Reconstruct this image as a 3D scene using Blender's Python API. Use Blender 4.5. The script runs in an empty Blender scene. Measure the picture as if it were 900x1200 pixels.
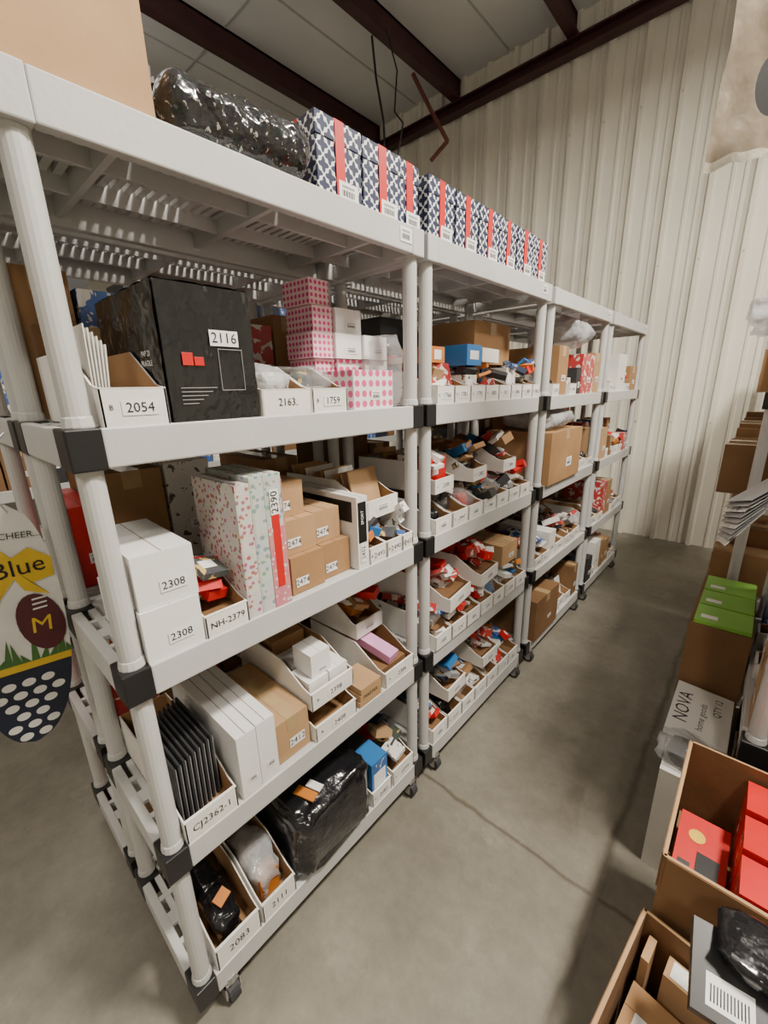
import bpy, math, random
from mathutils import Vector, Matrix, noise
R = random.Random(7)
scn = bpy.context.scene
COL = scn.collection

# ------------------------------------------------------------------ materials
MATS = {}
def _new(name):
    m = bpy.data.materials.new(name); m.use_nodes = True
    nt = m.node_tree; b = nt.nodes['Principled BSDF']
    return m, nt, b
def mat(name, col, rough=.6, var=.12, scale=12, bump=0.0, bscale=40, metal=0, alpha=1.0, trans=0, emit=0, coat=0):
    if name in MATS: return MATS[name]
    m, nt, b = _new(name)
    tc = nt.nodes.new('ShaderNodeTexCoord')
    n = nt.nodes.new('ShaderNodeTexNoise'); n.inputs['Scale'].default_value = scale; n.inputs['Detail'].default_value = 5
    nt.links.new(tc.outputs['Object'], n.inputs['Vector'])
    r = nt.nodes.new('ShaderNodeMapRange'); r.inputs['From Min'].default_value=.3; r.inputs['From Max'].default_value=.7
    r.inputs['To Min'].default_value = 1-var; r.inputs['To Max'].default_value = 1+var*.6
    nt.links.new(n.outputs['Fac'], r.inputs['Value'])
    v = nt.nodes.new('ShaderNodeVectorMath'); v.operation='SCALE'; v.inputs[0].default_value = col
    nt.links.new(r.outputs['Result'], v.inputs['Scale'])
    nt.links.new(v.outputs[0], b.inputs['Base Color'])
    b.inputs['Roughness'].default_value = rough; b.inputs['Metallic'].default_value = metal
    b.inputs['Alpha'].default_value = alpha; b.inputs['Transmission Weight'].default_value = trans
    b.inputs['Coat Weight'].default_value = coat
    if emit:
        b.inputs['Emission Color'].default_value=(*col,1); b.inputs['Emission Strength'].default_value=emit
    if bump:
        n2 = nt.nodes.new('ShaderNodeTexNoise'); n2.inputs['Scale'].default_value=bscale; n2.inputs['Detail'].default_value=3
        nt.links.new(tc.outputs['Object'], n2.inputs['Vector'])
        bp = nt.nodes.new('ShaderNodeBump'); bp.inputs['Strength'].default_value=bump; bp.inputs['Distance'].default_value=.01
        nt.links.new(n2.outputs['Fac'], bp.inputs['Height']); nt.links.new(bp.outputs[0], b.inputs['Normal'])
        nt.links.new(bp.outputs[0], b.inputs['Coat Normal'])
    MATS[name]=m; return m

def pattern(name, kind, base, fg, s, rough=.5, p=.3, hue=.12, bump=True):
    """UV (metres) pattern: dots / lattice / floral / print"""
    if name in MATS: return MATS[name]
    m, nt, b = _new(name); N=nt.nodes; L=nt.links
    uv=N.new('ShaderNodeUVMap'); uv.uv_map='UVMap'
    sc=N.new('ShaderNodeVectorMath'); sc.operation='SCALE'; sc.inputs['Scale'].default_value=s; L.new(uv.outputs[0],sc.inputs[0])
    def math_(op,a,b_=None):
        n=N.new('ShaderNodeMath'); n.operation=op
        for i,x in enumerate([a,b_]):
            if x is None: continue
            if isinstance(x,(int,float)): n.inputs[i].default_value=x
            else: L.new(x,n.inputs[i])
        return n.outputs[0]
    if kind=='dots':
        fr=N.new('ShaderNodeVectorMath'); fr.operation='FRACTION'; L.new(sc.outputs[0],fr.inputs[0])
        sb=N.new('ShaderNodeVectorMath'); sb.operation='SUBTRACT'; sb.inputs[1].default_value=(.5,.5,0); L.new(fr.outputs[0],sb.inputs[0])
        ln=N.new('ShaderNodeVectorMath'); ln.operation='LENGTH'; L.new(sb.outputs[0],ln.inputs[0])
        mask=math_('LESS_THAN',ln.outputs['Value'],p)
    elif kind=='lattice':
        sx=N.new('ShaderNodeSeparateXYZ'); L.new(sc.outputs[0],sx.inputs[0])
        cx=math_('COSINE',math_('MULTIPLY',sx.outputs[0],6.2832)); cy=math_('COSINE',math_('MULTIPLY',sx.outputs[1],6.2832))
        cx2=math_('MULTIPLY',math_('COSINE',math_('MULTIPLY',sx.outputs[0],18.85)),.3)
        cy2=math_('MULTIPLY',math_('COSINE',math_('MULTIPLY',sx.outputs[1],18.85)),.3)
        t=math_('ADD',math_('ADD',cx,cy),math_('ADD',cx2,cy2))
        mask=math_('LESS_THAN',math_('ABSOLUTE',t),p)
    elif kind=='floral':
        vo=N.new('ShaderNodeTexVoronoi'); vo.inputs['Scale'].default_value=1; L.new(sc.outputs[0],vo.inputs['Vector'])
        mask=math_('LESS_THAN',vo.outputs['Distance'],p)
    elif kind=='print':
        vo=N.new('ShaderNodeTexNoise'); vo.inputs['Scale'].default_value=1; vo.inputs['Detail'].default_value=4; vo.inputs['Distortion'].default_value=.6; L.new(sc.outputs[0],vo.inputs['Vector'])
        mask=math_('GREATER_THAN',vo.outputs['Fac'],p)
    mx=N.new('ShaderNodeMix'); mx.data_type='RGBA'
    mx.inputs[6].default_value=(*base,1); mx.inputs[7].default_value=(*fg,1); L.new(mask,mx.inputs[0])
    if kind in('floral','print'):
        hs=N.new('ShaderNodeMix'); hs.data_type='RGBA'; hs.inputs[0].default_value=hue
        L.new(mx.outputs[2],hs.inputs[6]); L.new(vo.outputs['Color'],hs.inputs[7]); L.new(hs.outputs[2],b.inputs['Base Color'])
    else: L.new(mx.outputs[2],b.inputs['Base Color'])
    b.inputs['Roughness'].default_value=rough
    if kind=='print' and bump:
        tc=N.new('ShaderNodeTexCoord'); n2=N.new('ShaderNodeTexNoise'); n2.inputs['Scale'].default_value=26; L.new(tc.outputs['Object'],n2.inputs['Vector'])
        bp=N.new('ShaderNodeBump'); bp.inputs['Strength'].default_value=1; bp.inputs['Distance'].default_value=.012
        L.new(n2.outputs['Fac'],bp.inputs['Height']); L.new(bp.outputs[0],b.inputs['Normal']); L.new(bp.outputs[0],b.inputs['Coat Normal']); b.inputs['Coat Weight'].default_value=.5
    MATS[name]=m; return m

GREY = mat('rack_grey_plastic',(.55,.55,.545),.45,.06,6,.05,90)
BLK  = mat('rack_black_plastic',(.012,.012,.013),.4,.2,20)
STEEL= mat('caster_steel',(.55,.55,.56),.3,.1,30,metal=1)
RUB  = mat('caster_rubber',(.04,.04,.045),.6,.2,30)
WHT  = mat('white_corrugated',(.82,.80,.76),.7,.06,9,.05,60)
KRAFT= mat('kraft_cardboard',(.36,.20,.088),.8,.14,7,.08,50)
KRAFT2=mat('kraft_cardboard_dark',(.21,.108,.045),.8,.14,7,.08,50)
KRAFT3=mat('kraft_cardboard_light',(.46,.28,.14),.8,.12,7,.08,50)
TAPE = mat('packing_tape',(.46,.32,.17),.2,.1,20)
LAB  = mat('label_paper',(.88,.88,.87),.6,.02,10)
INK  = mat('black_ink',(.01,.01,.012),.6,.05,10)
RED  = mat('red_card',(.62,.012,.012),.4,.1,10)
BLUE = mat('blue_card',(.03,.18,.48),.4,.1,10)
NAVY = mat('navy_card',(.010,.016,.04),.6,.1,10)
PINK = mat('pink_card',(.75,.35,.62),.4,.1,10)
ORNG = mat('orange_card',(.60,.20,.03),.5,.1,10)
GREEN= mat('green_card',(.25,.55,.08),.5,.06,10)
DKGR = mat('dark_grey_card',(.03,.03,.034),.5,.2,20)
GRYC = mat('grey_card',(.33,.33,.34),.5,.1,15)
BLACKBAG=mat('black_plastic_film',(.008,.008,.010),.22,.2,10,.9,18,coat=.3)
CLEAR= mat('clear_plastic_film',(.70,.71,.73),.10,.2,10,1.0,28,alpha=.26,coat=.6)
MILK = mat('milky_plastic_bag',(.68,.69,.72),.22,.3,12,1.0,28,alpha=.55,coat=.3)
WRAP = pattern('black_bubble_wrap_print','print',(.008,.008,.010),(.42,.42,.40),95,.16,.64,.03)
PRN1 = pattern('printed_pack_red','print',(.50,.02,.02),(.75,.72,.66),28,.35,.56,.06,False)
PRN2 = pattern('printed_pack_blue','print',(.03,.10,.35),(.7,.7,.66),28,.35,.56,.06,False)
PRN3 = pattern('printed_pack_white','print',(.75,.73,.70),(.08,.07,.07),40,.35,.60,.06,False)
PRN4 = pattern('printed_pack_dark','print',(.03,.03,.035),(.6,.42,.1),30,.35,.58,.1,False)
DOTS = pattern('pink_dot_print','dots',(.85,.80,.79),(.75,.10,.26),38,.5,.34)
PDOT = pattern('pink_pale_dot_print','dots',(.82,.58,.62),(.66,.06,.24),62,.5,.33)
LATT = pattern('navy_lattice_print','lattice',(.010,.018,.065),(.82,.83,.84),27,.45,.44)
FLOR = pattern('floral_print','floral',(.62,.60,.56),(.42,.12,.13),75,.6,.36,.08)
FLOG = pattern('floral_teal_print','floral',(.55,.58,.55),(.20,.33,.31),60,.6,.33,.08)
FLOP = pattern('floral_rose_print','floral',(.60,.20,.22),(.70,.62,.58),80,.6,.30,.08)

# ------------------------------------------------------------------ builder
_txt={}
def text_geo(s):
    if s in _txt: return _txt[s]
    c=bpy.data.curves.new('t','FONT'); c.body=s; c.size=1; c.align_x='CENTER'; c.align_y='CENTER'; c.resolution_u=2
    o=bpy.data.objects.new('t',c); COL.objects.link(o); bpy.context.view_layer.update()
    me=bpy.data.meshes.new_from_object(o.evaluated_get(bpy.context.evaluated_depsgraph_get()))
    g=([tuple(v.co) for v in me.vertices],[tuple(p.vertices) for p in me.polygons])
    bpy.data.objects.remove(o); bpy.data.curves.remove(c); bpy.data.meshes.remove(me)
    _txt[s]=g; return g

class B:
    def __init__(s): s.v=[];s.f=[];s.m=[];s.mats=[]
    def mi(s,m):
        if m not in s.mats: s.mats.append(m)
        return s.mats.index(m)
    def add(s,vs,fs,m,M=None):
        o=len(s.v)
        for p in vs:
            p=Vector(p)
            if M is not None: p=M@p
            s.v.append(tuple(p))
        if not isinstance(m,(list,tuple)): m=[m]*len(fs)
        for f,k in zip(fs,m): s.f.append([o+i for i in f]); s.m.append(s.mi(k))
    def box(s,x0,x1,y0,y1,z0,z1,m,M=None):
        vs=[(x0,y0,z0),(x1,y0,z0),(x1,y1,z0),(x0,y1,z0),(x0,y0,z1),(x1,y0,z1),(x1,y1,z1),(x0,y1,z1)]
        s.add(vs,[(0,3,2,1),(4,5,6,7),(0,1,5,4),(1,2,6,5),(2,3,7,6),(3,0,4,7)],m,M)
    def cyl(s,p0,p1,r0,m,r1=None,n=14,M=None):
        r1=r0 if r1 is None else r1
        p0=Vector(p0);p1=Vector(p1);d=(p1-p0).normalized()
        a=d.orthogonal().normalized(); b=d.cross(a)
        vs=[];fs=[]
        for i in range(n):
            t=2*math.pi*i/n; w=a*math.cos(t)+b*math.sin(t)
            vs.append(p0+w*r0); vs.append(p1+w*r1)
        for i in range(n):
            j=(i+1)%n; fs.append((2*i,2*j,2*j+1,2*i+1))
        fs.append([2*i for i in range(n)][::-1]); fs.append([2*i+1 for i in range(n)])
        s.add(vs,fs,m,M)
    def tube(s,pts,r,m,n=8):
        for a,b in zip(pts[:-1],pts[1:]): s.cyl(a,b,r,m,n=n)
    def prism(s,poly,y0,y1,m0,m1,me,M=None):
        n=len(poly); vs=[(x,y0,z) for x,z in poly]+[(x,y1,z) for x,z in poly]
        fs=[tuple(range(n)),tuple(range(2*n-1,n-1,-1))]; ms=[m0,m1]
        for i in range(n):
            j=(i+1)%n; fs.append((i,n+i,n+j,j)); ms.append(me)
        s.add(vs,fs,ms,M)
    def text(s,t,x,y,z,size,m=None,rot=0,M=None):
        """text facing +X centred at x,y,z"""
        vs,fs=text_geo(t); c,k=math.cos(rot),math.sin(rot)
        s.add([(x,y+size*(p[0]*c-p[1]*k),z+size*(p[0]*k+p[1]*c)) for p in vs],fs,m or INK,M)
    def label(s,t,x,y,z,w,h,size=None,rot=0,M=None):
        s.add([(x,y-w/2,z-h/2),(x,y+w/2,z-h/2),(x,y+w/2,z+h/2),(x,y-w/2,z+h/2)],[(0,1,2,3)],LAB,M)
        if t: s.text(t,x+.0008,y,z,size or h*.85,INK,rot,M)
        elif t=='':
            for k in range(10):
                yy=y-w*.35+k*w*.065; s.add([(x+.0005,yy,z-h*.3),(x+.0005,yy+w*.022*(1+k%2),z-h*.3),(x+.0005,yy+w*.022*(1+k%2),z+h*.05),(x+.0005,yy,z+h*.05)],[(0,1,2,3)],INK,M)
            s.add([(x+.0005,y-w*.35,z+h*.18),(x+.0005,y+w*.3,z+h*.18),(x+.0005,y+w*.3,z+h*.3),(x+.0005,y-w*.35,z+h*.3)],[(0,1,2,3)],GRYC,M)
    def obj(s,name,loc=(0,0,0),rz=0,parent=None,smooth=False,bevel=0,rot=None):
        me=bpy.data.meshes.new(name); me.from_pydata(s.v,[],s.f)
        for m in s.mats: me.materials.append(m)
        me.polygons.foreach_set('material_index',s.m)
        uv=me.uv_layers.new(name='UVMap'); me.update()
        for p in me.polygons:
            n=p.normal; a=max(range(3),key=lambda i:abs(n[i]))
            for li in p.loop_indices:
                c=me.vertices[me.loops[li].vertex_index].co
                uv.data[li].uv = (c[1],c[2]) if a==0 else ((c[0],c[2]) if a==1 else (c[0],c[1]))
            p.use_smooth=smooth
        o=bpy.data.objects.new(name,me); COL.objects.link(o)
        o.location=loc; o.rotation_euler=rot if rot else (0,0,rz)
        if parent: o.parent=parent
        if bevel:
            md=o.modifiers.new('bevel','BEVEL'); md.width=bevel; md.segments=2; md.limit_method='ANGLE'
        return o

# ------------------------------------------------------------------ racks
RL=.92; RD=.43
ZS=[.15,.60,1.07,1.52,1.99]
LIP=.066
_rack={}
def rack_meshes():
    if _rack: return
    f=B(); d=B(); c=B()
    for k,z in enumerate(ZS):
        zb=z-LIP
        for x0,x1 in ((-.022,0),(-RD,-RD+.022)):
            f.box(x0,x1,.05,RL-.05,zb,z,GREY)
        for y0,y1 in ((0,.022),(RL-.022,RL)):
            f.box(-RD+.07,-.07,y0,y1,zb,z,GREY)
        cm = BLK if k<4 else GREY
        for sx in (0,1):
            for sy in (0,1):
                xa,xb=(-.07,0.001) if sx==0 else (-RD-.001,-RD+.07)
                ya,yb=(-.001,.05) if sy==0 else (RL-.05,RL+.001)
                f.box(xa,xb,ya,yb,zb-.002,z+.001,cm)
                px=-.03 if sx==0 else -RD+.03; py=.028 if sy==0 else RL-.028
                if k<4: f.cyl((px,py,z),(px,py,z+.02),.025,GREY,.022)
        for x0,x1 in ((-.055,-.02),(-.15,-.135),(-RD/2-.02,-RD/2+.02),(-.295,-.28),(-RD+.02,-RD+.055)):
            d.box(x0,x1,.02,RL-.02,z-.012,z-.002,GREY)
        n=36
        for i in range(n):
            y=.03+(RL-.06)*(i+.5)/n
            d.box(-RD+.03,-.03,y-.0075,y+.0075,z-.016,z-.003,GREY)
        for y in (.16,.46,.76):
            d.box(-RD+.022,-.022,y-.006,y+.006,z-.05,z-.010,GREY)
        for x in (-RD*.33,-RD*.66):
            d.box(x-.004,x+.004,.022,RL-.022,z-.045,z-.012,GREY)
    for px in (-.03,-RD+.03):
        for py in (.028,RL-.028):
            for k in range(4):
                f.cyl((px,py,ZS[k]),(px,py,ZS[k+1]-LIP),.0205,GREY,n=18)
            z=ZS[0]-LIP
            qx=px+(.012 if px>-.1 else 0); qy=.085 if py<.1 else RL-.06
            c.cyl((qx,qy,z+.012),(qx,qy,z-.012),.022,STEEL)
            c.box(qx-.018,qx+.018,qy-.022,qy-.018,.025,z-.01,STEEL)
            c.box(qx-.018,qx+.018,qy+.018,qy+.022,.025,z-.01,STEEL)
            c.box(qx-.018,qx+.018,qy-.022,qy+.022,z-.016,z-.01,STEEL)
            c.cyl((qx,qy-.014,.030),(qx,qy+.014,.030),.030,RUB,n=20)
            c.cyl((qx,qy-.017,.030),(qx,qy+.017,.030),.016,STEEL,n=14)
    g=B(); g.label('',.0015,RL-.08,ZS[4]-.028,.05,.035)
    for k,b,bev in (('frame',f,.003),('deck',d,0),('casters',c,0),('tag',g,0)):
        o=b.obj(k); _rack[k]=(o.data,bev); bpy.data.objects.remove(o)
def rack(x,y,face=1):
    rack_meshes()
    e=bpy.data.objects.new('storage_rack',None); COL.objects.link(e)
    e.location=(x,y if face==1 else y+RL,0); e.rotation_euler=(0,0,0 if face==1 else math.pi)
    for k,(me,bev) in _rack.items():
        o=bpy.data.objects.new(k,me); COL.objects.link(o); o.parent=e
        if bev:
            md=o.modifiers.new('bevel','BEVEL'); md.width=bev; md.segments=2; md.limit_method='ANGLE'
    return e

# ------------------------------------------------------------------ goods
def carton(name,w,d,h,m=None,tape=True,label=None,lw=.05,lh=.022,loc=(0,0,0),rz=0,ly=None,lz=None,extra=None,lrot=0):
    b=B(); m=m or KRAFT
    b.box(-d,0,0,w,0,h,m)
    b.box(-d+.001,-.001,w/2-.0008,w/2+.0008,h,h+.0006,KRAFT2 if m is not WHT else GRYC)
    if tape:
        tw=min(.025,w*.18)
        b.box(-d-.0006,.0006,w/2-tw,w/2+tw,h,h+.001,TAPE)
        b.box(0,.0008,w/2-tw,w/2+tw,h-.05*min(1,h/.15),h,TAPE)
    if label is not None:
        b.label(label,.0015,ly if ly is not None else w*.6,lz if lz is not None else h*.35,lw,lh,rot=lrot)
    if extra: extra(b)
    return b.obj(name,loc,rz,bevel=.0015)

def blob(name,w,d,h,m,seed=0,amp=.14,loc=(0,0,0),parent=None,sq=.55,rz=0,sub=3):
    import bmesh
    bm=bmesh.new(); bmesh.ops.create_icosphere(bm,subdivisions=sub,radius=1)
    for v in bm.verts:
        c=v.co; q=Vector([math.copysign(abs(t)**sq,t) for t in c])
        nn=noise.noise(c*2.3+Vector((seed*3.1,seed,0)))+.6*noise.noise(c*6+Vector((seed,0,seed)))
        q*=1+amp*nn
        v.co=Vector((-d/2+q.x*d*.5,w/2+q.y*w*.5,max(0,h/2+q.z*h*.5)))
    me=bpy.data.meshes.new(name); bm.to_mesh(me); bm.free(); me.materials.append(m)
    for p in me.polygons: p.use_smooth=True
    o=bpy.data.objects.new(name,me); COL.objects.link(o); o.location=loc; o.rotation_euler=(0,0,rz)
    if parent: o.parent=parent
    return o

MIX=[KRAFT,KRAFT2,PRN3,PRN2,PRN1,DKGR,PRN4,WHT,GRYC,ORNG,NAVY,KRAFT3,RED,BLUE]
def bin_contents(kind,p,w,d,h,rr):
    def jumble(b,n,z0,z1,s=1,mix=MIX):
        for i in range(n):
            M=Matrix.Translation((-d*.10-rr.random()*d*.66,w*rr.uniform(.30,.70),h*rr.uniform(z0,z1)))@Matrix.Rotation(rr.uniform(-.5,.5),4,'X')@Matrix.Rotation(rr.uniform(-.7,.5),4,'Y')@Matrix.Rotation(rr.uniform(-.4,.4),4,'Z')
            a=rr.uniform(.02,.045)*s; c=min(rr.uniform(.018,.034)*s,w*.30); e=rr.uniform(.004,.016)*s
            b.box(-a,a,-c,c,-e,e,rr.choice(mix),M)
            if rr.random()<.5: b.box(-a*.6,a*.3,-c*.6,c*.5,e,e+.0006,LAB,M)
    if kind=='bag':
        b=B()
        for i in range(6):
            M=Matrix.Translation((-d*.12-i*d*.12,w*rr.uniform(.12,.3),.006))@Matrix.Rotation(rr.uniform(-.4,.1),4,'Y')
            b.box(-.04,0,0,w*.55,0,h*(.5+.35*rr.random()),rr.choice(MIX),M)
        b.obj('small_goods',parent=p)
        blob('clear_bagged_goods',w*.86,d*.5,h*.95,rr.choice([CLEAR,MILK,CLEAR]),rr.random()*50,loc=(-d*.10,w*.07,.005),parent=p,amp=.28)
    elif kind=='cards':
        b=B(); n=9
        mm=rr.choice([GRYC,WHT,DKGR,KRAFT3,PRN3,PRN1])
        for i in range(n):
            M=Matrix.Translation((-d*.15-i*d*.085,0,.004))@Matrix.Rotation(-.25+rr.uniform(-.06,.06),4,'Y')
            b.box(-.006,0,w*.08,w*.92,0,h*rr.uniform(1.05,1.3),mm if i%3 else rr.choice([mm,WHT]),M)
        b.obj('upright_card_packs',parent=p)
    elif kind=='boxes':
        b=B(); x=-d*.08
        while x>-d*.85:
            l=rr.uniform(.04,.09); hh=h*rr.uniform(.4,1.2); m=rr.choice(MIX+[KRAFT,PRN3])
            b.box(x-l,x,w*.08,w*rr.uniform(.65,.93),.004,hh,m)
            b.box(x,x+.0007,w*.2,w*.5,hh*.5,hh*.85,LAB)
            x-=l+.004
        jumble(b,5,.8,1.25,1.1)
        b.obj('small_product_boxes',parent=p,bevel=.001)
    elif kind=='mix':
        b=B(); b.box(-d*.9,-d*.04,w*.06,w*.94,.004,h*.30,KRAFT2); jumble(b,18,.40,1.30,1.2); b.obj('loose_small_goods',parent=p)
        if rr.random()<.5: blob('clear_bagged_goods',w*.8,d*.35,h*.7,CLEAR,rr.random()*50,loc=(-d*.2,w*.1,h*.35),parent=p,amp=.3)
    elif kind=='red':
        b=B(); b.box(-d*.9,-d*.06,w*.06,w*.94,.004,h*.4,KRAFT2)
        jumble(b,18,.45,1.25,1.15,[RED,RED,WHT,PRN1,LAB,RED,PRN3,PRN1])
        b.obj('red_white_packets',parent=p)
    elif kind=='dark':
        for i in range(3):
            blob('dark_bagged_part',w*.6,d*.28,h*.7,rr.choice([BLACKBAG,DKGR,BLACKBAG]),rr.random()*50,loc=(-d*.08-i*d*.28,w*rr.uniform(.1,.3),.005),parent=p,sub=3,amp=.3)

def pbin(w=.11,d=.39,h=.105,fh=.05,label='',loc=(0,0,0),rz=0,kind='bag',seed=0,hand=False):
    rr=random.Random(seed*13+5); b=B(); t=.0035
    poly=[(0,0),(0,fh),(-d*.09,fh+.006),(-d*.36,h),(-d,h),(-d,0)]
    b.prism(poly,0,t,WHT,KRAFT,WHT); b.prism(poly,w-t,w,KRAFT,WHT,WHT)
    ip=.0003
    b.box(-t,0,0+ip,w-ip,0,fh,[WHT,WHT,WHT,WHT,WHT,KRAFT])
    b.box(-d,-d+t,t,w-t,0,h,KRAFT); b.box(-d+t,-t,t,w-t,0,.003,KRAFT)
    b.box(-.007,0.0005,0,w,fh-.001,fh+.001,WHT)
    if label:
        if hand: b.text(label,.001,w*.5,fh*.5,fh*.42,INK)
        else:
            b.label(label,.0012,w*.56,fh*.48,min(.058,w*.56),.025,.023)
            b.text('B',.001,w*.14,fh*.5,.012,INK)
    else:
        b.label('',.0012,w*.5,fh*.5,w*.45,fh*.45)
    o=b.obj('cardboard_parts_bin',loc,rz)
    if kind: bin_contents(kind,o,w,d,h,rr)
    return o

XF=-.803   # shelf front plane (main row)
# ================================================================ ROOM
def build_room():
    WY=4.97; CZ=4.85; XL=-9.5; XR=6.0; YB=-5.0
    m,nt,b=_new('concrete_floor'); N=nt.nodes;L=nt.links
    tc=N.new('ShaderNodeTexCoord')
    def nz(scale,det=6,rg=.6):
        n=N.new('ShaderNodeTexNoise'); n.inputs['Scale'].default_value=scale; n.inputs['Detail'].default_value=det; n.inputs['Roughness'].default_value=rg
        L.new(tc.outputs['Object'],n.inputs['Vector']); return n
    n1=nz(1.6,9,.7); n2=nz(22,6,.75)
    cr=N.new('ShaderNodeValToRGB'); L.new(n1.outputs['Fac'],cr.inputs[0])
    cr.color_ramp.elements[0].position=.36; cr.color_ramp.elements[0].color=(.165,.150,.118,1)
    cr.color_ramp.elements[1].position=.64; cr.color_ramp.elements[1].color=(.265,.245,.20,1)
    mr=N.new('ShaderNodeMapRange'); mr.inputs['To Min'].default_value=.72; mr.inputs['To Max'].default_value=1.25; L.new(n2.outputs['Fac'],mr.inputs['Value'])
    vm=N.new('ShaderNodeVectorMath'); vm.operation='SCALE'; L.new(cr.outputs[0],vm.inputs[0]); L.new(mr.outputs[0],vm.inputs['Scale'])
    sx=N.new('ShaderNodeSeparateXYZ'); L.new(tc.outputs['Object'],sx.inputs[0])
    n3=nz(5,4)
    def M_(op,a,c):
        n=N.new('ShaderNodeMath'); n.operation=op
        for i,q in enumerate((a,c)):
            if q is None: continue
            if isinstance(q,(int,float)): n.inputs[i].default_value=q
            else: L.new(q,n.inputs[i])
        return n.outputs[0]
    wob=M_('MULTIPLY',M_('SUBTRACT',n3.outputs['Fac'],.5),.05)
    def joint(axis,pos,wd=.016):
        a=M_('ABSOLUTE',M_('ADD',M_('SUBTRACT',sx.outputs[axis],pos),wob),None)
        r=N.new('ShaderNodeMapRange'); r.inputs['From Min'].default_value=.002; r.inputs['From Max'].default_value=wd; r.inputs['To Min'].default_value=1; r.inputs['To Max'].default_value=0
        L.new(a,r.inputs['Value']); return r.outputs[0]
    j=M_('MAXIMUM',joint(0,-.15,.020),joint(1,1.12,.012))
    j=M_('MAXIMUM',j,joint(0,-3.0)); j=M_('MAXIMUM',j,joint(1,-1.9))
    mx=N.new('ShaderNodeMix'); mx.data_type='RGBA'; L.new(M_('MULTIPLY',j,.62),mx.inputs[0]); L.new(vm.outputs[0],mx.inputs[6]); mx.inputs[7].default_value=(.055,.036,.018,1)
    sc=nz(3.4,12,.8); r2=N.new('ShaderNodeMapRange'); r2.inputs['From Min'].default_value=.56; r2.inputs['From Max'].default_value=.70; r2.inputs['To Max'].default_value=.55
    L.new(sc.outputs['Fac'],r2.inputs['Value'])
    mx2=N.new('ShaderNodeMix'); mx2.data_type='RGBA'; L.new(r2.outputs[0],mx2.inputs[0]); L.new(mx.outputs[2],mx2.inputs[6]); mx2.inputs[7].default_value=(.36,.34,.29,1)
    st=nz(2.2,5,.6); st.inputs['Distortion'].default_value=1.2; r3=N.new('ShaderNodeMapRange'); r3.inputs['From Min'].default_value=.62; r3.inputs['From Max'].default_value=.72; r3.inputs['To Max'].default_value=.45
    L.new(st.outputs['Fac'],r3.inputs['Value'])
    mx3=N.new('ShaderNodeMix'); mx3.data_type='RGBA'; L.new(r3.outputs[0],mx3.inputs[0]); L.new(mx2.outputs[2],mx3.inputs[6]); mx3.inputs[7].default_value=(.10,.085,.06,1)
    L.new(mx3.outputs[2],b.inputs['Base Color']); b.inputs['Roughness'].default_value=.48
    bp=N.new('ShaderNodeBump'); bp.inputs['Strength'].default_value=.2; L.new(n2.outputs['Fac'],bp.inputs['Height']); L.new(bp.outputs[0],b.inputs['Normal'])
    g=B(); g.box(XL,XR,YB,WY+.1,-.1,0,m); g.obj('floor')
    WALL=mat('cream_steel_panel',(.82,.785,.69),.34,.09,1.2,.05,4)
    def panel(name,x0,x1,h,loc):
        pts=[]; x=x0; P=.305
        while x<x1:
            pts+= [(x,0),(x+.085,0),(x+.095,.010),(x+.115,.010),(x+.125,0),(x+.17,0),(x+.18,.010),(x+.20,.010),(x+.21,0),(x+.238,0),(x+.252,.042),(x+.286,.042),(x+.300,0)]
            x+=P
        vs=[];fs=[]
        for (a,c) in pts: vs+= [(a,-c,0),(a,-c,h)]
        for i in range(len(pts)-1): fs.append((2*i,2*i+2,2*i+3,2*i+1))
        g=B(); g.add(vs,fs,WALL); g.box(x0,x1,.012,.07,0,h,WALL)
        # screw heads on the girt lines
        sx_=x0+.27
        while sx_<x1:
            if sx_>-6 and sx_<1:
                for zz in (1.2,2.6,3.9): g.cyl((sx_,-.042,zz),(sx_,-.047,zz),.007,STEEL,n=8)
            sx_+=P
        return g.obj(name,loc)
    panel('wall_far',XL,XR,CZ,(0,WY,0))
    g=B(); g.box(XL-.1,XL,YB,WY,0,CZ,WALL); g.obj('wall_left')
    g=B(); g.box(XR,XR+.1,YB,WY,0,CZ,WALL); g.obj('wall_right')
    g=B(); g.box(XL,XR,YB-.1,YB,0,CZ,WALL); g.obj('wall_near')
    CE=mat('ceiling_insulation',(.70,.70,.69),.7,.08,1.5,.3,3)
    g=B(); g.box(XL,XR,YB,WY+.1,CZ,CZ+.1,CE); g.obj('ceiling')
    MAR=mat('maroon_steel',(.055,.014,.016),.5,.25,5)
    for x in (-8.2,-6.9,-5.65,-4.42,-3.2,-1.95,-.7,.55,1.8,3.1,4.4):
        g=B(); g.box(x-.012,x+.012,YB,WY-.02,CZ-.24,CZ,MAR); g.box(x-.012,x+.085,YB,WY-.02,CZ-.245,CZ-.225,MAR); g.box(x-.085,x+.012,YB,WY-.02,CZ-.02,CZ,MAR)
        g.obj('roof_purlin')
    g=B(); g.box(XL,XR,WY-.16,WY-.045,CZ-.262,CZ-.246,MAR); g.box(XL,XR,WY-.10,WY-.088,CZ-.34,CZ-.25,MAR); g.box(XL,XR,WY-.16,WY-.045,CZ-.355,CZ-.34,MAR); g.obj('rafter_beam')
    g=B(); SE=mat('insulation_seam',(.45,.45,.45),.6)
    for x in (-5.0,-3.8,-2.6,-1.3): g.box(x-.01,x+.01,YB,WY-.05,CZ-.006,CZ,SE)
    for y in (-1.0,.9,2.8): g.box(XL,XR,y-.01,y+.01,CZ-.005,CZ,SE)
    g.obj('trim_ceiling_seams')
    g=B(); HP=mat('red_primer_steel',(.16,.045,.035),.5,.3,20)
    g.tube([(-3.27,4.2,4.62),(-3.05,4.2,4.25),(-2.84,4.2,3.92),(-3.04,4.2,3.82)],.02,HP,10); g.obj('hanging_steel_rod')
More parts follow.
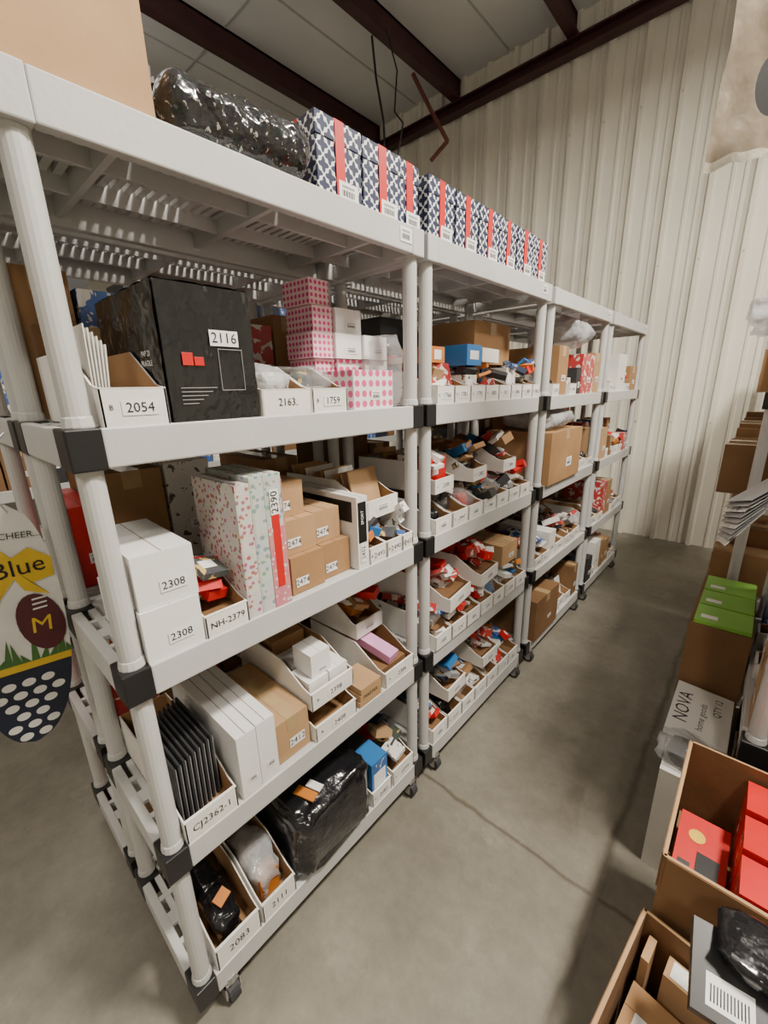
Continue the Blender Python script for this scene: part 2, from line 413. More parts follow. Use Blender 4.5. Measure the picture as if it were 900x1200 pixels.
    g=B(); g.tube([(-3.24,3.56,4.62),(-3.2,3.56,4.3),(-3.12,3.56,3.95),(-3.1,3.56,3.5)],.010,BLK)
    g.tube([(-3.1,3.6,4.62),(-3.0,3.62,4.3),(-3.02,3.6,4.0),(-2.92,3.6,3.88),(-3.0,3.6,3.6)],.007,BLK); g.obj('hanging_cable')
build_room()

# ================================================================ RACK ROWS
Y0=[.155,1.095,2.06,3.03]
for y in Y0: rack(-.80,y)
for y in Y0: rack(-1.26,y)

# ---- rack 1 contents -------------------------------------------------
z=ZS[3]
b=pbin(.105,.38,.13,.062,'2054',(XF,.212,z),0,None)
g=B()
for i in range(6):
    M=Matrix.Translation((-.05,.006+.004*i,.004))@Matrix.Rotation(-.03-.012*i,4,'X'); g.box(-.16-.01*i,0,0,.002,0,.16-.006*i,WHT,M)
g.obj('upright_white_envelopes',parent=b)
SHR=mat('black_shrink_wrapped_card',(.010,.011,.012),.24,.3,10,1.0,9,coat=.55)
def bx(b):
    b.label('2116',.0075,.115,.150,.058,.028,.026)
    b.box(0.006,.007,.03,.05,.10,.122,RED); b.box(0.006,.007,.052,.07,.10,.115,RED)
    for k in range(5): b.box(0.006,.0068,.02,.09-.01*k,.06-.007*k,.0612-.007*k,GRYC)
    for a,c,e,f in ((.10,.055,.15,.0562),(.10,.13,.15,.1312),(.10,.055,.1010,.132),(.149,.055,.150,.132)):
        b.box(0.006,.0068,a,e,c,f,GRYC)
    Ms=Matrix.Rotation(-math.pi/2,4,'Z')
    b.text('PAP 20',.0065,-.20,.12,.016,LAB,0,Ms); b.text('FRAGILE',.0065,-.06,.105,.014,LAB,0,Ms); b.text('PAP 20',.0065,-.06,.122,.014,LAB,0,Ms)
    for k in range(9):
        x=-.06-.022*k; b.box(x-.010,x,-.0066,-.006,.06,.063,GRYC)
    # crumpled shrink-wrapped skin standing just off the carton faces
    n=26
    for ax in 'xyz':
        vs=[];fs=[]
        for i in range(n+1):
            for jx in range(n+1):
                s,t=i/n,jx/n
                e=.0035+.0024*noise.noise(Vector((s*6+t*4,t*3-s*2,3 if ax=='x' else 9)))+.0012*noise.noise(Vector((s*16,t*13,5)))
                vs.append({'x':(e,s*.178,t*.238),'y':(-s*.30,-e,t*.238),'z':(-s*.30,t*.178,.238+e)}[ax])
        for i in range(n):
            for jx in range(n):
                a=i*(n+1)+jx
                q=(a,a+n+1,a+n+2,a+1)
                fs.append(q if ax!='z' else q[::-1] if False else (a+1,a+n+2,a+n+1,a)[::-1])
        b.add(vs,fs,SHR)
carton('shrink_wrapped_black_box',.178,.30,.238,SHR,tape=False,loc=(XF-.006,.324,z),extra=bx,rz=.0)
pbin(.130,.38,.11,.055,'2163,',(XF,.510,z),-.01,'bag',3,hand=True)
pbin(.112,.38,.11,.055,'1759',(XF-.004,.648,z),0,'bag',4)
def dl(b): b.label('',.0012,.085,.035,.04,.025)
carton('pink_polka_dot_gift_box',.155,.12,.10,DOTS,tape=False,loc=(XF-.01,.79,z),extra=dl)
WB=mat('glossy_white_card',(.84,.83,.82),.35,.03,8)
SW_=[.075,.105,.105]
for r in range(4):
    yy=.790
    for c in range(3):
        w_=SW_[c]
        if not (r==3 and c==2):
            m=PDOT if (c==0 or (r==3)) else (WB if (r+c)%2 else (DOTS if r<2 else WB))
            if r==3 and c==1: m=WB
            carton('pink_dotted_small_box' if c==0 else 'white_small_box',w_-.003,.12,.068,m,tape=False,label=('' if c else None),lw=.05,lh=.02,loc=(-.965-.012*(r%2)+.01*c,yy+.014*(r%2),z+.0695*r),rz=0)
        yy+=w_
carton('pink_dotted_small_box',.072,.11,.066,PDOT,tape=False,loc=(-.98,.80,z+.0695*4),rz=.06)
blob('clear_plastic_bag',.07,.10,.20,CLEAR,5,loc=(-.83,.955,z))
carton('flat_carton',.20,.035,.20,KRAFT2,loc=(-1.188,.22,z))

z=ZS[2]
for r in range(2):
    carton('white_shipping_box',.112,.26,.108,WB,tape=False,label='2308',lw=.05,lh=.026,loc=(XF-.003-.006*r,.205+.003*r,z+.109*r),rz=-.03 if r else 0)
pbin(.10,.38,.10,.05,'NH-2379',(XF,.320,z),.0,'mix',7,hand=True)
for i,(m,w) in enumerate(((FLOR,.034),(FLOG,.034),(FLOG,.045))):
    def ex(b,i=i,w=w):
        if i==2:
            b.box(-.198,.001,w-.001,w+.001,.0,.31,FLOP); b.box(0,.0012,0,w,.0,.20,FLOP); b.box(0,.0016,.012,.032,.05,.27,RED); b.label('2390',.0022,w*.5,.26,.024,.06,.026,math.pi/2)
        b.box(-.20,.0005,w*.1,w*.11,.001,.32,GRYC)
    carton('floral_print_boxed_set',w,.20,.325-.012*(i==0),m,tape=False,loc=(XF-.002,.422+[0,.035,.07][i],z),rz=.0,extra=ex)
for (y,zz,w,h,x) in ((.556,0,.105,.10,0),(.665,0,.10,.10,-.01),(.556,.101,.10,.09,-.02),(.66,.101,.09,.09,-.03),(.556,.192,.09,.09,-.05)):
    carton('kraft_product_box',w,.16,h,KRAFT if x>-.02 else KRAFT3,tape=False,label='2474',lw=.04,lh=.025,loc=(XF-.02+x,y,z+zz),ly=w*.3,lz=.03)
def tall(b):
    b.box(0,.001,.004,.036,.08,.20,BLK); b.label('2452',.002,.02,.05,.022,.06,.02,math.pi/2)
    b.text('SPORT',.0015,.02,.155,.014,LAB,math.pi/2)
    b.box(-.28,-.02,-.0008,0,.14,.20,BLK)
carton('tall_black_white_box',.042,.30,.215,WB,tape=False,loc=(XF,.772,z),extra=tall)
pbin(.075,.38,.10,.05,'2493',(XF,.818,z),0,'mix',8)
pbin(.072,.38,.10,.05,'2490',(XF,.896,z),0,'mix',9)
pbin(.053,.38,.10,.05,'2435',(XF,.971,z),0,'mix',10)
pbin(.150,.36,.11,.055,'',(XF-.03,.845,z+.125),.06,'cards',11)

z=ZS[1]
b=pbin(.125,.39,.12,.06,'CJ2362-1',(XF,.205,z),0,None,hand=True)
g=B()
for i in range(9):
    M=Matrix.Translation((-.035-.004*i,.006+i*.0125,.004))@Matrix.Rotation(-.02,4,'X')
    g.box(-.20,0,0,.005,0,.175,DKGR,M); g.box(-.20,0,.0052,.0065,0,.17,GRYC,M)
g.obj('upright_picture_cards',parent=b)
for i in range(2):
    carton('long_white_box',.052,.38,.185,WB,tape=False,label='',lw=.025,lh=.016,loc=(XF-.003*i,.345+.055*i,z),lz=.05)
carton('taped_kraft_box',.105,.30,.125,KRAFT3,loc=(XF-.02,.462,z),label='2412',lw=.05,lh=.03)
pbin(.16,.39,.10,.05,'2408',(XF,.575,z),0,None,12)
b=pbin(.16,.39,.11,.055,'2398',(XF-.006,.573,z+.105),0,None,12)
for (x,y,zz) in ((-.02,.01,.004),(-.02,.085,.004),(-.03,.03,.078),(-.12,.03,.004)):
    g=B(); g.box(-.085,0,0,.07,0,.072,WB); g.label('',.001,.04,.015,.04,.012); g.box(-.085,0,.0345,.0355,.072,.0725,GRYC); g.obj('small_white_carton',(x,y,zz),parent=b,bevel=.001)
g=B(); g.box(-.36,-.21,.02,.14,.005,.12,KRAFT); g.obj('small_kraft_carton',parent=b)
g=B()
for i in range(3): g.box(-.11,0,.0+.004*i,.10,.022*i,.022*i+.020,KRAFT3)
g.text('MASTER',.001,.05,.033,.018,INK)
g.obj('stacked_wood_plaques',(XF,.75,z),bevel=.001)
b=pbin(.152,.39,.12,.055,'2386',(XF,.872,z),0,None,13)
g=B(); M=Matrix.Translation((-.03,.05,.055))@Matrix.Rotation(.15,4,'Z')@Matrix.Rotation(.25,4,'Y'); g.box(-.24,0,0,.055,0,.03,PINK,M)
g.box(-.36,-.03,.01,.14,.005,.05,KRAFT2); g.obj('pink_long_box',parent=b)
pbin(.14,.26,.11,.055,'',(XF-.14,.88,z+.125),.03,'mix',15)

z=ZS[0]
b=pbin(.125,.38,.12,.07,'2083',(XF,.215,z),0,'dark',16,hand=True)
g=B(); M=Matrix.Translation((-.06,.05,.10))@Matrix.Rotation(.4,4,'Z')@Matrix.Rotation(.3,4,'Y'); g.box(-.03,.0,0,.04,0,.003,ORNG,M); g.obj('orange_tag',parent=b)
pbin(.11,.38,.12,.065,'2111',(XF,.348,z),.0,'bag',17,hand=True)
o=blob('black_bagged_carton',.30,.40,.255,BLACKBAG,3,.08,loc=(XF+.03,.472,z+.0),sq=.30,sub=4)
g=B(); M=Matrix.Translation((-.03,.07,.258))@Matrix.Rotation(.3,4,'Z'); g.box(-.07,0,0,.03,0,.004,ORNG,M); g.box(-.05,0,.035,.06,0,.004,LAB,M); g.obj('shipping_labels',parent=o)
b=pbin(.10,.38,.12,.06,'2087',(XF,.79,z),0,None,18)
g=B(); g.box(-.10,-.01,.01,.09,.004,.17,BLUE); g.box(-.01,-.009,.02,.08,.06,.12,LAB); g.box(-.0095,-.0085,.02,.08,.13,.16,PRN2); g.box(-.2,-.11,.01,.09,.004,.16,DKGR); g.box(-.32,-.21,.01,.09,.004,.18,BLUE); g.obj('blue_printed_boxes',parent=b)
pbin(.12,.38,.12,.065,'2099',(XF,.90,z),0,'mix',19)

# top shelf
z=ZS[4]
def crease(b):
    b.box(.0,.0008,.0,.30,.20,.2006,KRAFT2)
carton('large_cardboard_box',.30,.40,.30,KRAFT3,loc=(-.815,.075,z),rz=.0,extra=crease)
def roll():
    b=B(); n=36; k=36; vs=[];fs=[]
    for j in range(k+1):
        t=j/k; y=t*.30; rr=.055*(1-.9*abs(2*t-1)**14)
        for i in range(n):
            a=2*math.pi*i/n
            q=rr*(1+.14*noise.noise(Vector((math.cos(a)*2,math.sin(a)*2,t*9)))+.06*noise.noise(Vector((math.cos(a)*6,math.sin(a)*6,t*22))))
            vs.append((q*math.cos(a),y,.057+q*math.sin(a)))
    for j in range(k):
        for i in range(n):
            fs.append((j*n+i,j*n+(i+1)%n,(j+1)*n+(i+1)%n,(j+1)*n+i))
    fs.append(list(range(n))); fs.append([k*n+i for i in range(n)][::-1])
    b.add(vs,fs,WRAP)
    # twisted clear film tail at the near end
    vs=[];fs=[]; n=10
    for i in range(n+1):
        for j in range(6):
            s=i/n; vs.append((-.03+.06*s+.01*noise.noise(Vector((s*8,j,1))),-.002-.022*j,.07+.03*math.sin(s*3.1)-.012*j+.012*noise.noise(Vector((s*9,j*.8,4)))))
    for i in range(n):
        for j in range(5): a=i*6+j; fs.append((a,a+6,a+7,a+1))
    b.add(vs,fs,CLEAR)
    b.obj('plastic_wrapped_roll',(-.872,.40,z),-.10,smooth=True)
roll()
def gift(y,x=-.815,w=.138,h=.15,d=.14,zz=z):
    b=B()
    b.box(-d,0,0,w,0,h*.78,LATT); b.box(-d-.002,.002,-.002,w+.002,h*.72,h,LATT)
    a=.5
    b.box(.002,.0035,w*a-.014,w*a+.014,0,h,RED); b.box(-d,.002,w*a-.014,w*a+.014,h,h+.0015,RED)
    b.box(-d*.5-.014,-d*.5+.014,-.0035,-.002,0,h,RED)
    b.label('',.0045,w*.66,.020,.060,.036)
    b.obj('lattice_gift_box',(x,y,zz),R.uniform(-.03,.03),bevel=.001)
for y in (.715,.858): gift(y,x=-.82,w=.134)
gift(.995,w=.078,x=-.82)
gift(.565,x=-.955)
for i in range(6): gift(1.115+i*.142,w=.132)
for i in range(2): gift(.72+i*.16,x=-1.0,d=.14)

# ---- procedural fill for the rest ------------------------------------
def fill(x,y0,y1,z,face,seed,maxh=.33,binp=.6,depth=.38,kr=None):
    rr=random.Random(seed); y=y0
    kinds=['bag','cards','boxes','red','dark','mix','bag','mix']
    while y<y1-.05:
        isbin=rr.random()<binp
        w=rr.uniform(.085,.125) if isbin else rr.uniform(.07,.22)
        if y+w>y1: w=y1-y
        if w<.05: break
        yy=y if face==1 else y+w; rot=0 if face==1 else math.pi
        xj=x-face*rr.uniform(0,.02)
        if isbin:
            pbin(w-.004,depth,.11,rr.choice([.05,.055,.06]),str(rr.randint(1400,2499)) if rr.random()<.6 else '',(xj,yy,z),rot,rr.choice(kinds),rr.randint(0,999))
            if rr.random()<.35 and maxh>.28:
                carton('kraft_product_box',w*.85,.18,.09,rr.choice([KRAFT,PRN1,KRAFT2,PRN2,WHT]),tape=False,loc=(xj-face*.15,yy+face*w*.07,z+.145),rz=rot,label='')
        else:
            h=rr.uniform(.13,maxh); m=rr.choice(kr or [KRAFT,KRAFT,KRAFT2,KRAFT3,WHT,KRAFT2,DKGR,PRN1,PRN2,PRN3])
            carton('cardboard_carton',w-.006,rr.uniform(.25,depth),h,m,tape=m in (KRAFT,KRAFT2,KRAFT3),loc=(xj,yy,z),rz=rot,label='' ,lw=min(.06,w*.4),lh=.03)
        y+=w+.004

# rack 2
y0=1.15
z=ZS[3]
names=['1766','1781','1792','1805','1811','1820','1833']
for i in range(5): pbin(.104,.38,.105,.055,names[i],(XF,y0+i*.106,z),0,['mix','cards','boxes','mix','mix'][i],30+i)
g=B(); g.box(-.14,0,0,.10,0,.07,BLUE); g.box(0,.001,.02,.08,.02,.05,LAB); g.obj('blue_product_box',(XF-.02,1.36,z+.125),bevel=.001)
g=B(); g.box(-.12,0,0,.08,0,.05,ORNG); g.box(0,.001,.02,.06,.01,.04,LAB); g.obj('orange_product_box',(XF-.04,1.17,z+.13),bevel=.001)
pbin(.10,.38,.105,.055,'1841',(XF,1.68,z),0,'boxes',40)
pbin(.10,.38,.105,.055,'1850',(XF,1.785,z),0,'mix',41)
pbin(.08,.38,.105,.055,'1862',(XF,1.89,z),0,'mix',42)
carton('large_cardboard_carton',.30,.04,.29,KRAFT2,loc=(-1.188,1.60,z))
carton('large_cardboard_carton',.32,.22,.17,KRAFT,loc=(-.96,1.64,z+.145))
carton('open_white_carton',.16,.12,.05,WHT,tape=False,loc=(-.83,1.48,z+.14),rz=.1)
z=ZS[2]
for i in range(7): pbin(.108,.39,.11,.055,str(2440+i*7) if i%2 else '',(XF,y0+i*.114,z),0,['dark','mix','bag','mix','bag','mix','red'][i],50+i)
for i in (0,2,4): pbin(.13,.36,.11,.05,str(2300+i),(XF-.03,y0+.04+i*.13,z+.135),R.uniform(.02,.10),['boxes','mix','mix'][i//2],60+i)
z=ZS[1]
for i in range(7): pbin(.108,.40,.12,.06,str(2240+i*7) if i%2 else '',(XF+.01,y0+i*.114,z),0,['mix','red','red','red','bag','red','mix'][i],70+i)
pbin(.19,.40,.12,.055,'',(XF+.025,1.22,z+.14),.12,'red',80); pbin(.17,.38,.12,.055,'',(XF+.01,1.49,z+.14),.08,'red',81)
carton('kraft_product_box',.16,.2,.1,KRAFT3,loc=(XF-.02,1.73,z+.145),label='')
z=ZS[0]
for i in range(7): pbin(.108,.40,.12,.065,str(2100+i*7) if i%2 else '',(XF,y0+i*.114,z),0,['mix','dark','bag','mix','cards','red','mix'][i],90+i)
pbin(.15,.38,.12,.055,'',(XF,1.26,z+.14),.05,'mix',101); pbin(.15,.38,.12,.055,'',(XF,1.55,z+.14),.0,'red',102)
# racks 3 and 4
y0=2.12; y1=2.92
fill(XF,y0,y1,ZS[3],1,201,.24,.45); blob('clear_bag_of_blue_goods',.24,.3,.14,MILK,21,loc=(XF,2.42,ZS[3]+.245),amp=.25)
carton('large_cardboard_carton',.46,.36,.27,KRAFT,loc=(XF+.02,2.12,ZS[2]),label='',lw=.08,lh=.05); fill(XF,2.60,y1,ZS[2],1,203,.30,.4)
blob('clear_plastic_bag',.36,.3,.10,MILK,31,loc=(XF,2.16,ZS[2]+.275),sub=3,amp=.25)
fill(XF,y0,y1,ZS[1],1,204,.25,.6)
carton('large_cardboard_carton',.34,.38,.25,KRAFT2,loc=(XF+.02,2.12,ZS[0]),label=''); fill(XF,2.48,y1,ZS[0],1,205,.3,.5)
y0=3.09; y1=3.89
for i,k in enumerate(ZS[:4]): fill(XF,y0,y1,k,1,300+i,.30,.4)
# back-to-back row
for r,y in enumerate(Y0):
    for i,k in enumerate(ZS[:4]):
        fill(-1.29,y+.06,y+.86,k,1,400+r*10+i,.36,.12,kr=[KRAFT,KRAFT2,KRAFT2,DKGR,PRN3,PRN2,PRN1,KRAFT,RED,PRN4,KRAFT2])

# ---- parallel rack row on the far left aisle
for y in (-.9,.06,1.02,1.98,2.94):
    rack(-3.1,y)
    for i,k in enumerate(ZS): fill(-3.11,y+.06,y+.86,k,1,500+int(y*100)+i,.34,.1,kr=[KRAFT,KRAFT2,DKGR,PRN3,NAVY,KRAFT2,PRN2,KRAFT,PRN1])

# ---- door hanger sign at the rack end ---------------------------------
def sign():
    b=B(); cy,cz_=.066,1.055; a,c=.086,.295; tilt=-.10
    Mx=Matrix.Translation((0,cy,cz_))@Matrix.Rotation(tilt,4,'X')
    GOLD=mat('gold_paint',(.75,.50,.03),.5,.1,20); SW=mat('sign_white',(.8,.8,.78),.5); MRN=mat('maroon_paint',(.09,.012,.02),.5); GRS=mat('grass_green_paint',(.05,.16,.03),.5)
    def band(t0,t1,m,x,th=.006,k=1.0):
        n=16; L_=[];R_=[]
        for i in range(n+1):
            zz=c*(t0+(t1-t0)*i/n); w=a*k*math.sqrt(max(0,1-abs(zz/c)**2.4))*(1+.12*(-zz/c)); L_.append((-w,zz)); R_.append((w,zz))
        poly=R_+L_[::-1]; N=len(poly)
        vs=[(x,p,q) for p,q in poly]+[(x-th,p,q) for p,q in poly]
        fs=[tuple(range(N)),tuple(range(2*N-1,N-1,-1))]+[(i,N+i,N+(i+1)%N,(i+1)%N) for i in range(N)]
        b.add(vs,fs,m,Mx)
    def disc(y,zz,ry,rz_,m,x,n=16,ro=0):
        vs=[]
        for i in range(n):
            t=2*math.pi*i/n; p=ry*math.cos(t); q=rz_*math.sin(t); vs.append((x,y+p*math.cos(ro)-q*math.sin(ro),zz+p*math.sin(ro)+q*math.cos(ro)))
        b.add(vs,[tuple(range(n))],m,Mx)
    band(-.30,.999,SW,0); band(-.999,-.30,NAVY,0); band(-.34,-.28,GOLD,.001)
    for r in range(7):
        for q in range(-2,3):
            zz=-.125-.028*r-.008; y=(q+.5*(r%2))*.036
            w=a*math.sqrt(max(0,1-(zz/c)**2))*1.05
            if abs(y)<w-.014: disc(y,zz,.013,.010,SW,.0015)
    for i in range(11):
        y=-.08+i*.0165; hgt=.05+.03*math.sin(i*2.3); b.add([(.0018,y-.008,-.082),(.0018,y+.008,-.082),(.0018,y+.012*math.sin(i),-.082+hgt)],[(0,1,2)],GRS,Mx)
    disc(.038,.01,.042,.075,MRN,.0025,24,.25); b.text('M',.0032,.038,.003,.055,GOLD,0,Mx)
    for k in (-1,0,1): b.add([(.003,.025,.055+.012*k),(.003,.052,.057+.012*k),(.003,.052,.061+.012*k),(.003,.025,.059+.012*k)],[(0,1,2,3)],SW,Mx)
    bow=[(-.07,.17),(-.02,.20),(.0,.175),(.03,.195),(.07,.165),(.072,.12),(.03,.11),(.06,.075),(.015,.095),(.0,.125),(-.03,.08),(-.05,.03),(-.075,.05),(-.045,.10),(-.08,.12)]
    n=len(bow); b.add([(.003,0,.15)]+[(.003,p,q) for p,q in bow],[(0,1+(i+1)%n,1+i) for i in range(n)],GOLD,Mx)
    b.text('ALL CHEER...',.0035,.0,.225,.020,INK,0,Mx); b.text('Blue',.0045,.01,.15,.055,INK,.1,Mx)
    o=b.obj('door_hanger_sign',(-1.2,0,0))
    w=B(); w.tube([(0,.10,1.33),(0,.06,1.43),(.0,.13,1.5)],.0018,STEEL,6); w.tube([(0,.03,1.33),(0,.06,1.43)],.0018,STEEL,6); w.obj('hanging_wire',parent=o)
sign()

# ================================================================ RIGHT SIDE
rack(.10,1.36,-1)
for y in (2.40,3.36): rack(-.025,y,-1)
for i,k in enumerate(ZS[:4]):
    fill(.11,1.42,2.22,k,-1,700+i,.25 if i==2 else .3,.2)
    for r,y in enumerate((2.40,3.36)):
        fill((-.05,-.10,-.13,-.06)[i],y+.06,y+.86,k,-1,720+i+r*10,.30,.0,kr=[KRAFT,KRAFT2,KRAFT])
for y,zz in ((2.75,ZS[3]),(3.5,ZS[3])):
    blob('clear_plastic_bag',.3,.2,.13,MILK,y,loc=(.04,y,zz+.305),amp=.25)

def open_carton(name,w,d,h,loc,rz=0,m=KRAFT):
    b=B(); t=.005
    b.box(-d,0,0,t,0,h,m); b.box(-d,0,w-t,w,0,h,m); b.box(-t,0,t,w-t,0,h,m); b.box(-d,-d+t,t,w-t,0,h,m); b.box(-d+t,-t,t,w-t,0,t,KRAFT2)
    b.box(-d-.004,-d,.006,w-.006,h-.10,h-.001,m); b.box(-d+.006,-.006,-.004,0,h-.10,h-.001,m)
    b.box(-d+.006,-.006,w,w+.004,h-.10,h-.001,m)
    b.box(-d-.002,-d+t,0,w,h,h+.0012,KRAFT3); b.box(-d,0,-.002,t,h,h+.0012,KRAFT3); b.box(-d,0,w-t,w,h,h+.0012,KRAFT3)
    return b.obj(name,loc,rz)
o=open_carton('open_cardboard_box',.34,.40,.44,(.34,.47,0),-.12,KRAFT2)
g=B()
for (x,y,w,l,h,m) in ((-.39,.02,.10,.10,.36,KRAFT),(-.28,.02,.12,.09,.38,KRAFT3),(-.38,.15,.10,.15,.35,KRAFT),(-.21,.15,.10,.18,.34,KRAFT3),(-.15,.02,.10,.12,.37,KRAFT)):
    g.box(x,x+l,y,y+w,.006,h,m); g.box(x+.02,x+l-.02,y+.02,y+.05,h,h+.001,LAB)
    g.box(x,x+l,y+w*.5-.001,y+w*.5+.001,h,h+.0008,KRAFT2)
g.box(-.38,-.365,.27,.325,.006,.40,KRAFT3); g.box(-.34,-.20,.28,.325,.006,.39,KRAFT3); g.box(-.33,-.28,.285,.32,.39,.392,LAB)
g.obj('small_kraft_boxes',parent=o,bevel=.001)
o=open_carton('open_cardboard_box',.40,.46,.42,(.455,.87,.18),0,KRAFT2)
g=B(); g.box(0,.44,.88,1.26,0,.178,KRAFT); g.obj('cardboard_carton',bevel=.001)
g=B()
for i in range(3):
    g.box(-.33+.0*i,-.20,.06+.11*i,.16+.11*i,.006,.37+.01*i,RED); g.box(-.19,-.03,.06+.11*i,.16+.11*i,.006,.36,RED)
    g.box(-.3305,-.3295,.10+.11*i,.12+.11*i,.10,.37,PRN1)
M=Matrix.Translation((-.445,.13,.225))@Matrix.Rotation(.12,4,'X')
YEL=mat('yellow_print',(.8,.5,.03),.5)
g.box(0,.105,0,.19,0,.012,RED,M)
g.cyl((.04,.13,.0125),(.04,.13,.0135),.018,YEL,M=M,n=20); g.box(.045,.09,.02,.09,.0125,.0135,BLK,M); g.box(.01,.035,.02,.05,.0125,.0135,DKGR,M)
g.box(-.45,-.01,.006,.38,.006,.19,KRAFT2)
g.obj('red_gift_packs',parent=o)
g=B(); M=Matrix.Translation((.07,.66,.545))@Matrix.Rotation(.12,4,'Z')@Matrix.Rotation(.35,4,'X')
g.box(0,.24,0,.13,0,.028,BLK,M); g.box(.02,.085,.015,.06,.028,.029,LAB,M)
for k in range(12): g.box(.026+.0045*k,.028+.0045*k,.022,.046,.029,.0294,INK,M)
o2=g.obj('black_garment_pack',bevel=.004)
blob('folded_black_garment',.11,.23,.035,BLACKBAG,41,.15,loc=(.32,.715,.605),parent=None,sq=.4)
carton('white_corrugated_carton',.36,.15,.40,WHT,loc=(.085,1.34,0),rz=0)
def flat():
    b=B(); M=Matrix.Rotation(.06,4,'Y')@Matrix.Rotation(.05,4,'X')
    b.box(0,.17,0,.28,0,.03,WHT,M)
    T=M@Matrix.Translation((0,0,.0305))@Matrix.Rotation(-math.pi/2,4,'Y')
    b.text('NOVA',0,.14,-.035,.06,INK,0,T); b.text('home goods',0,.12,-.09,.03,INK,0,T); b.text('QTY 12',0,.20,-.13,.03,INK,0,T)
    b.box(-.001,0,.01,.27,.004,.026,GRYC,M)
    b.obj('printed_flat_carton',(-.085,1.50,.413))
flat()
blob('bagged_black_item',.10,.11,.055,BLACKBAG,12,loc=(.05,1.37,.405),amp=.2); blob('clear_plastic_bag',.13,.15,.07,CLEAR,13,loc=(.06,1.355,.402),amp=.25)
g=B(); g.box(0,.185,0,.52,0,.70,KRAFT2)
for k,(y0,y1) in enumerate(((.01,.16),(.17,.32),(.33,.50))):
    g.box(.012,.18,y0,y1,.70,.715,GREEN); g.box(.03,.08,y0+.03,y0+.06,.715,.7155,LAB)
for q in (.05,.10):
    g.box(-.001,0,q,q+.004,.52,.58,INK); g.add([(-.001,q-.012,.58),(-.001,q+.016,.58),(-.001,q+.002,.60)],[(0,1,2)],INK)
g.box(-.001,0,.20,.36,.40,.46,KRAFT3)
g.obj('carton_of_green_packs',(-.09,1.80,0),bevel=.001)
# fanned sheaf of printed leaflets leaning out over the shelf
g=B()
for i in range(9):
    M=Matrix.Translation((.02+.006*i,1.42+.012*i,1.215+.012*i))@Matrix.Rotation(-1.0+.035*i,4,'Y')@Matrix.Rotation(.25+.02*i,4,'Z')
    g.box(-.09,.14,0,.20,0,.0015,PRN3 if i%3==0 else GRYC,M)
g.obj('sheaf_of_printed_leaflets')
def cloth():
    BUR=mat('tan_plastic_sheet',(.25,.205,.15),.38,.3,7,.6,14,coat=.3)
    HEM=mat('pale_sheet_hem',(.52,.48,.40),.35,.2,20,.6,30,coat=.4)
    b=B(); n=40; vs=[];fs=[];ms=[]
    for i in range(n+1):
        for j in range(n+1):
            s=i/n; t=j/n
            cr=noise.noise(Vector((s*4,t*3,1)))*.03+noise.noise(Vector((s*11,t*8,4)))*.010
            zz=2.00+.78*t+(.05*math.sin(s*3.2+.3)+.03*noise.noise(Vector((s*6,0,2))))*(1-t); y=1.30+.34*s-cr*.7; x=-.20+.30*s+cr*.7+.035*t+.02*noise.noise(Vector((0,t*6,8)))*(1-s)
            vs.append((x,y,zz))
    for i in range(n):
        for j in range(n):
            a=i*(n+1)+j; fs.append((a,a+n+1,a+n+2,a+1)); ms.append(HEM if (j<1) else BUR)
    b.add(vs,fs,ms)
    M=Matrix.Translation((-.105,1.335,2.15))@Matrix.Rotation(-.85,4,'Z')
    b.add([(0,.040*math.cos(t*.2618),.055*math.sin(t*.2618)) for t in range(24)],[tuple(range(24))],DKGR,M)
    b.tube([(-.14,1.31,2.79),(.13,1.64,2.79)],.008,BLK)
    b.tube([(-.14,1.31,2.79),(.0,1.5,4.6)],.002,BLK,5); b.tube([(.13,1.64,2.79),(.0,1.5,4.6)],.002,BLK,5)
    b.obj('hanging_plastic_garment_bag',smooth=True)
cloth()

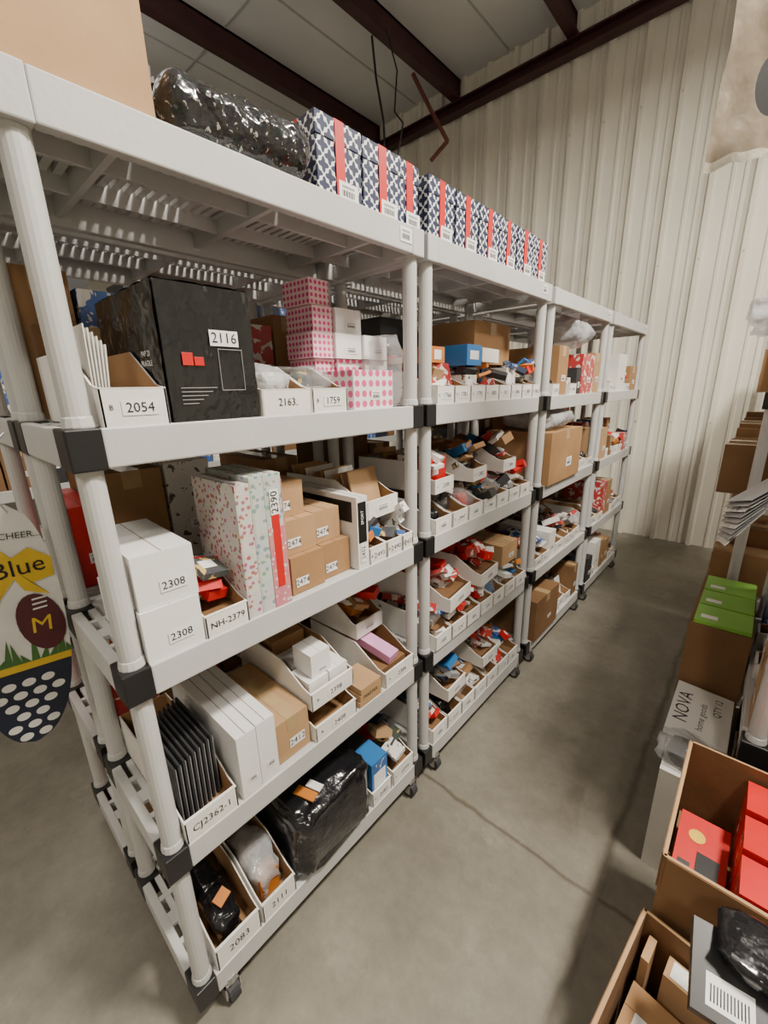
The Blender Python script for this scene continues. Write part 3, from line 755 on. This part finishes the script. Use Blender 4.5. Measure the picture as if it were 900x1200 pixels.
# ================================================================ LIGHTS
def fixture(x,y,L_,W,power,col=(1,.92,.79),up=.20):
    b=B(); EM=mat('led_diffuser',(1,.95,.86),.5,.0,1,emit=6); HS=mat('fixture_housing',(.7,.7,.7),.4)
    b.box(-W/2,W/2,-L_/2,L_/2,0,.06,HS); b.box(-W/2+.02,W/2-.02,-L_/2+.02,L_/2-.02,-.01,0,EM)
    b.cyl((0,-L_/3,.06),(0,-L_/3,.6),.005,HS); b.cyl((0,L_/3,.06),(0,L_/3,.6),.005,HS)
    o=b.obj('led_light_fixture',(x,y,4.15))
    l=bpy.data.lights.new('lamp','AREA'); l.shape='RECTANGLE'; l.size=W; l.size_y=L_; l.energy=power; l.color=col
    lo=bpy.data.objects.new('lamp',l); COL.objects.link(lo); lo.parent=o; lo.location=(0,0,-.02)
    l=bpy.data.lights.new('ceiling_fill','AREA'); l.shape='RECTANGLE'; l.size=W; l.size_y=L_; l.energy=power*up; l.color=(1,.97,.92)  # added upward fill lamp, there to brighten the ceiling
    lo=bpy.data.objects.new('ceiling_fill',l); COL.objects.link(lo); lo.parent=o; lo.location=(0,0,.07); lo.rotation_euler=(math.pi,0,0)
fixture(.9,1.3,.6,.30,255,up=.15)
fixture(1.7,3.2,.6,.30,125,up=.15)  # added out-of-view fixture, brightens the far wall and sharpens rack shadows there
fixture(1.2,-2.2,.8,.30,60)
fixture(-4.3,.6,1.2,.35,32,up=.9)
fixture(-2.3,-1.8,.8,.30,35,up=.7)
w=bpy.data.worlds.new('World'); scn.world=w; w.use_nodes=True
w.node_tree.nodes['Background'].inputs[0].default_value=(.9,.95,1,1); w.node_tree.nodes['Background'].inputs[1].default_value=.15

# ================================================================ CAMERA
cam=bpy.data.cameras.new('camera'); co=bpy.data.objects.new('camera',cam); COL.objects.link(co); scn.camera=co
Yc=Vector((460,-155,490)).normalized(); Zc=-Vector((40,1670,490)).normalized(); Zc=(Zc-Yc*Zc.dot(Yc)).normalized(); Xc=Yc.cross(Zc)
right=Vector((Xc.x,Yc.x,Zc.x)); up=-Vector((Xc.y,Yc.y,Zc.y)); back=-Vector((Xc.z,Yc.z,Zc.z))
Mt=Matrix((right,up,back)).transposed().to_4x4(); Mt.translation=(0,0,1.57); co.matrix_world=Mt
cam.sensor_fit='VERTICAL'; cam.sensor_height=24; cam.sensor_width=18; cam.lens=24*490/1200; cam.clip_start=.02
print('objects',len(bpy.data.objects))
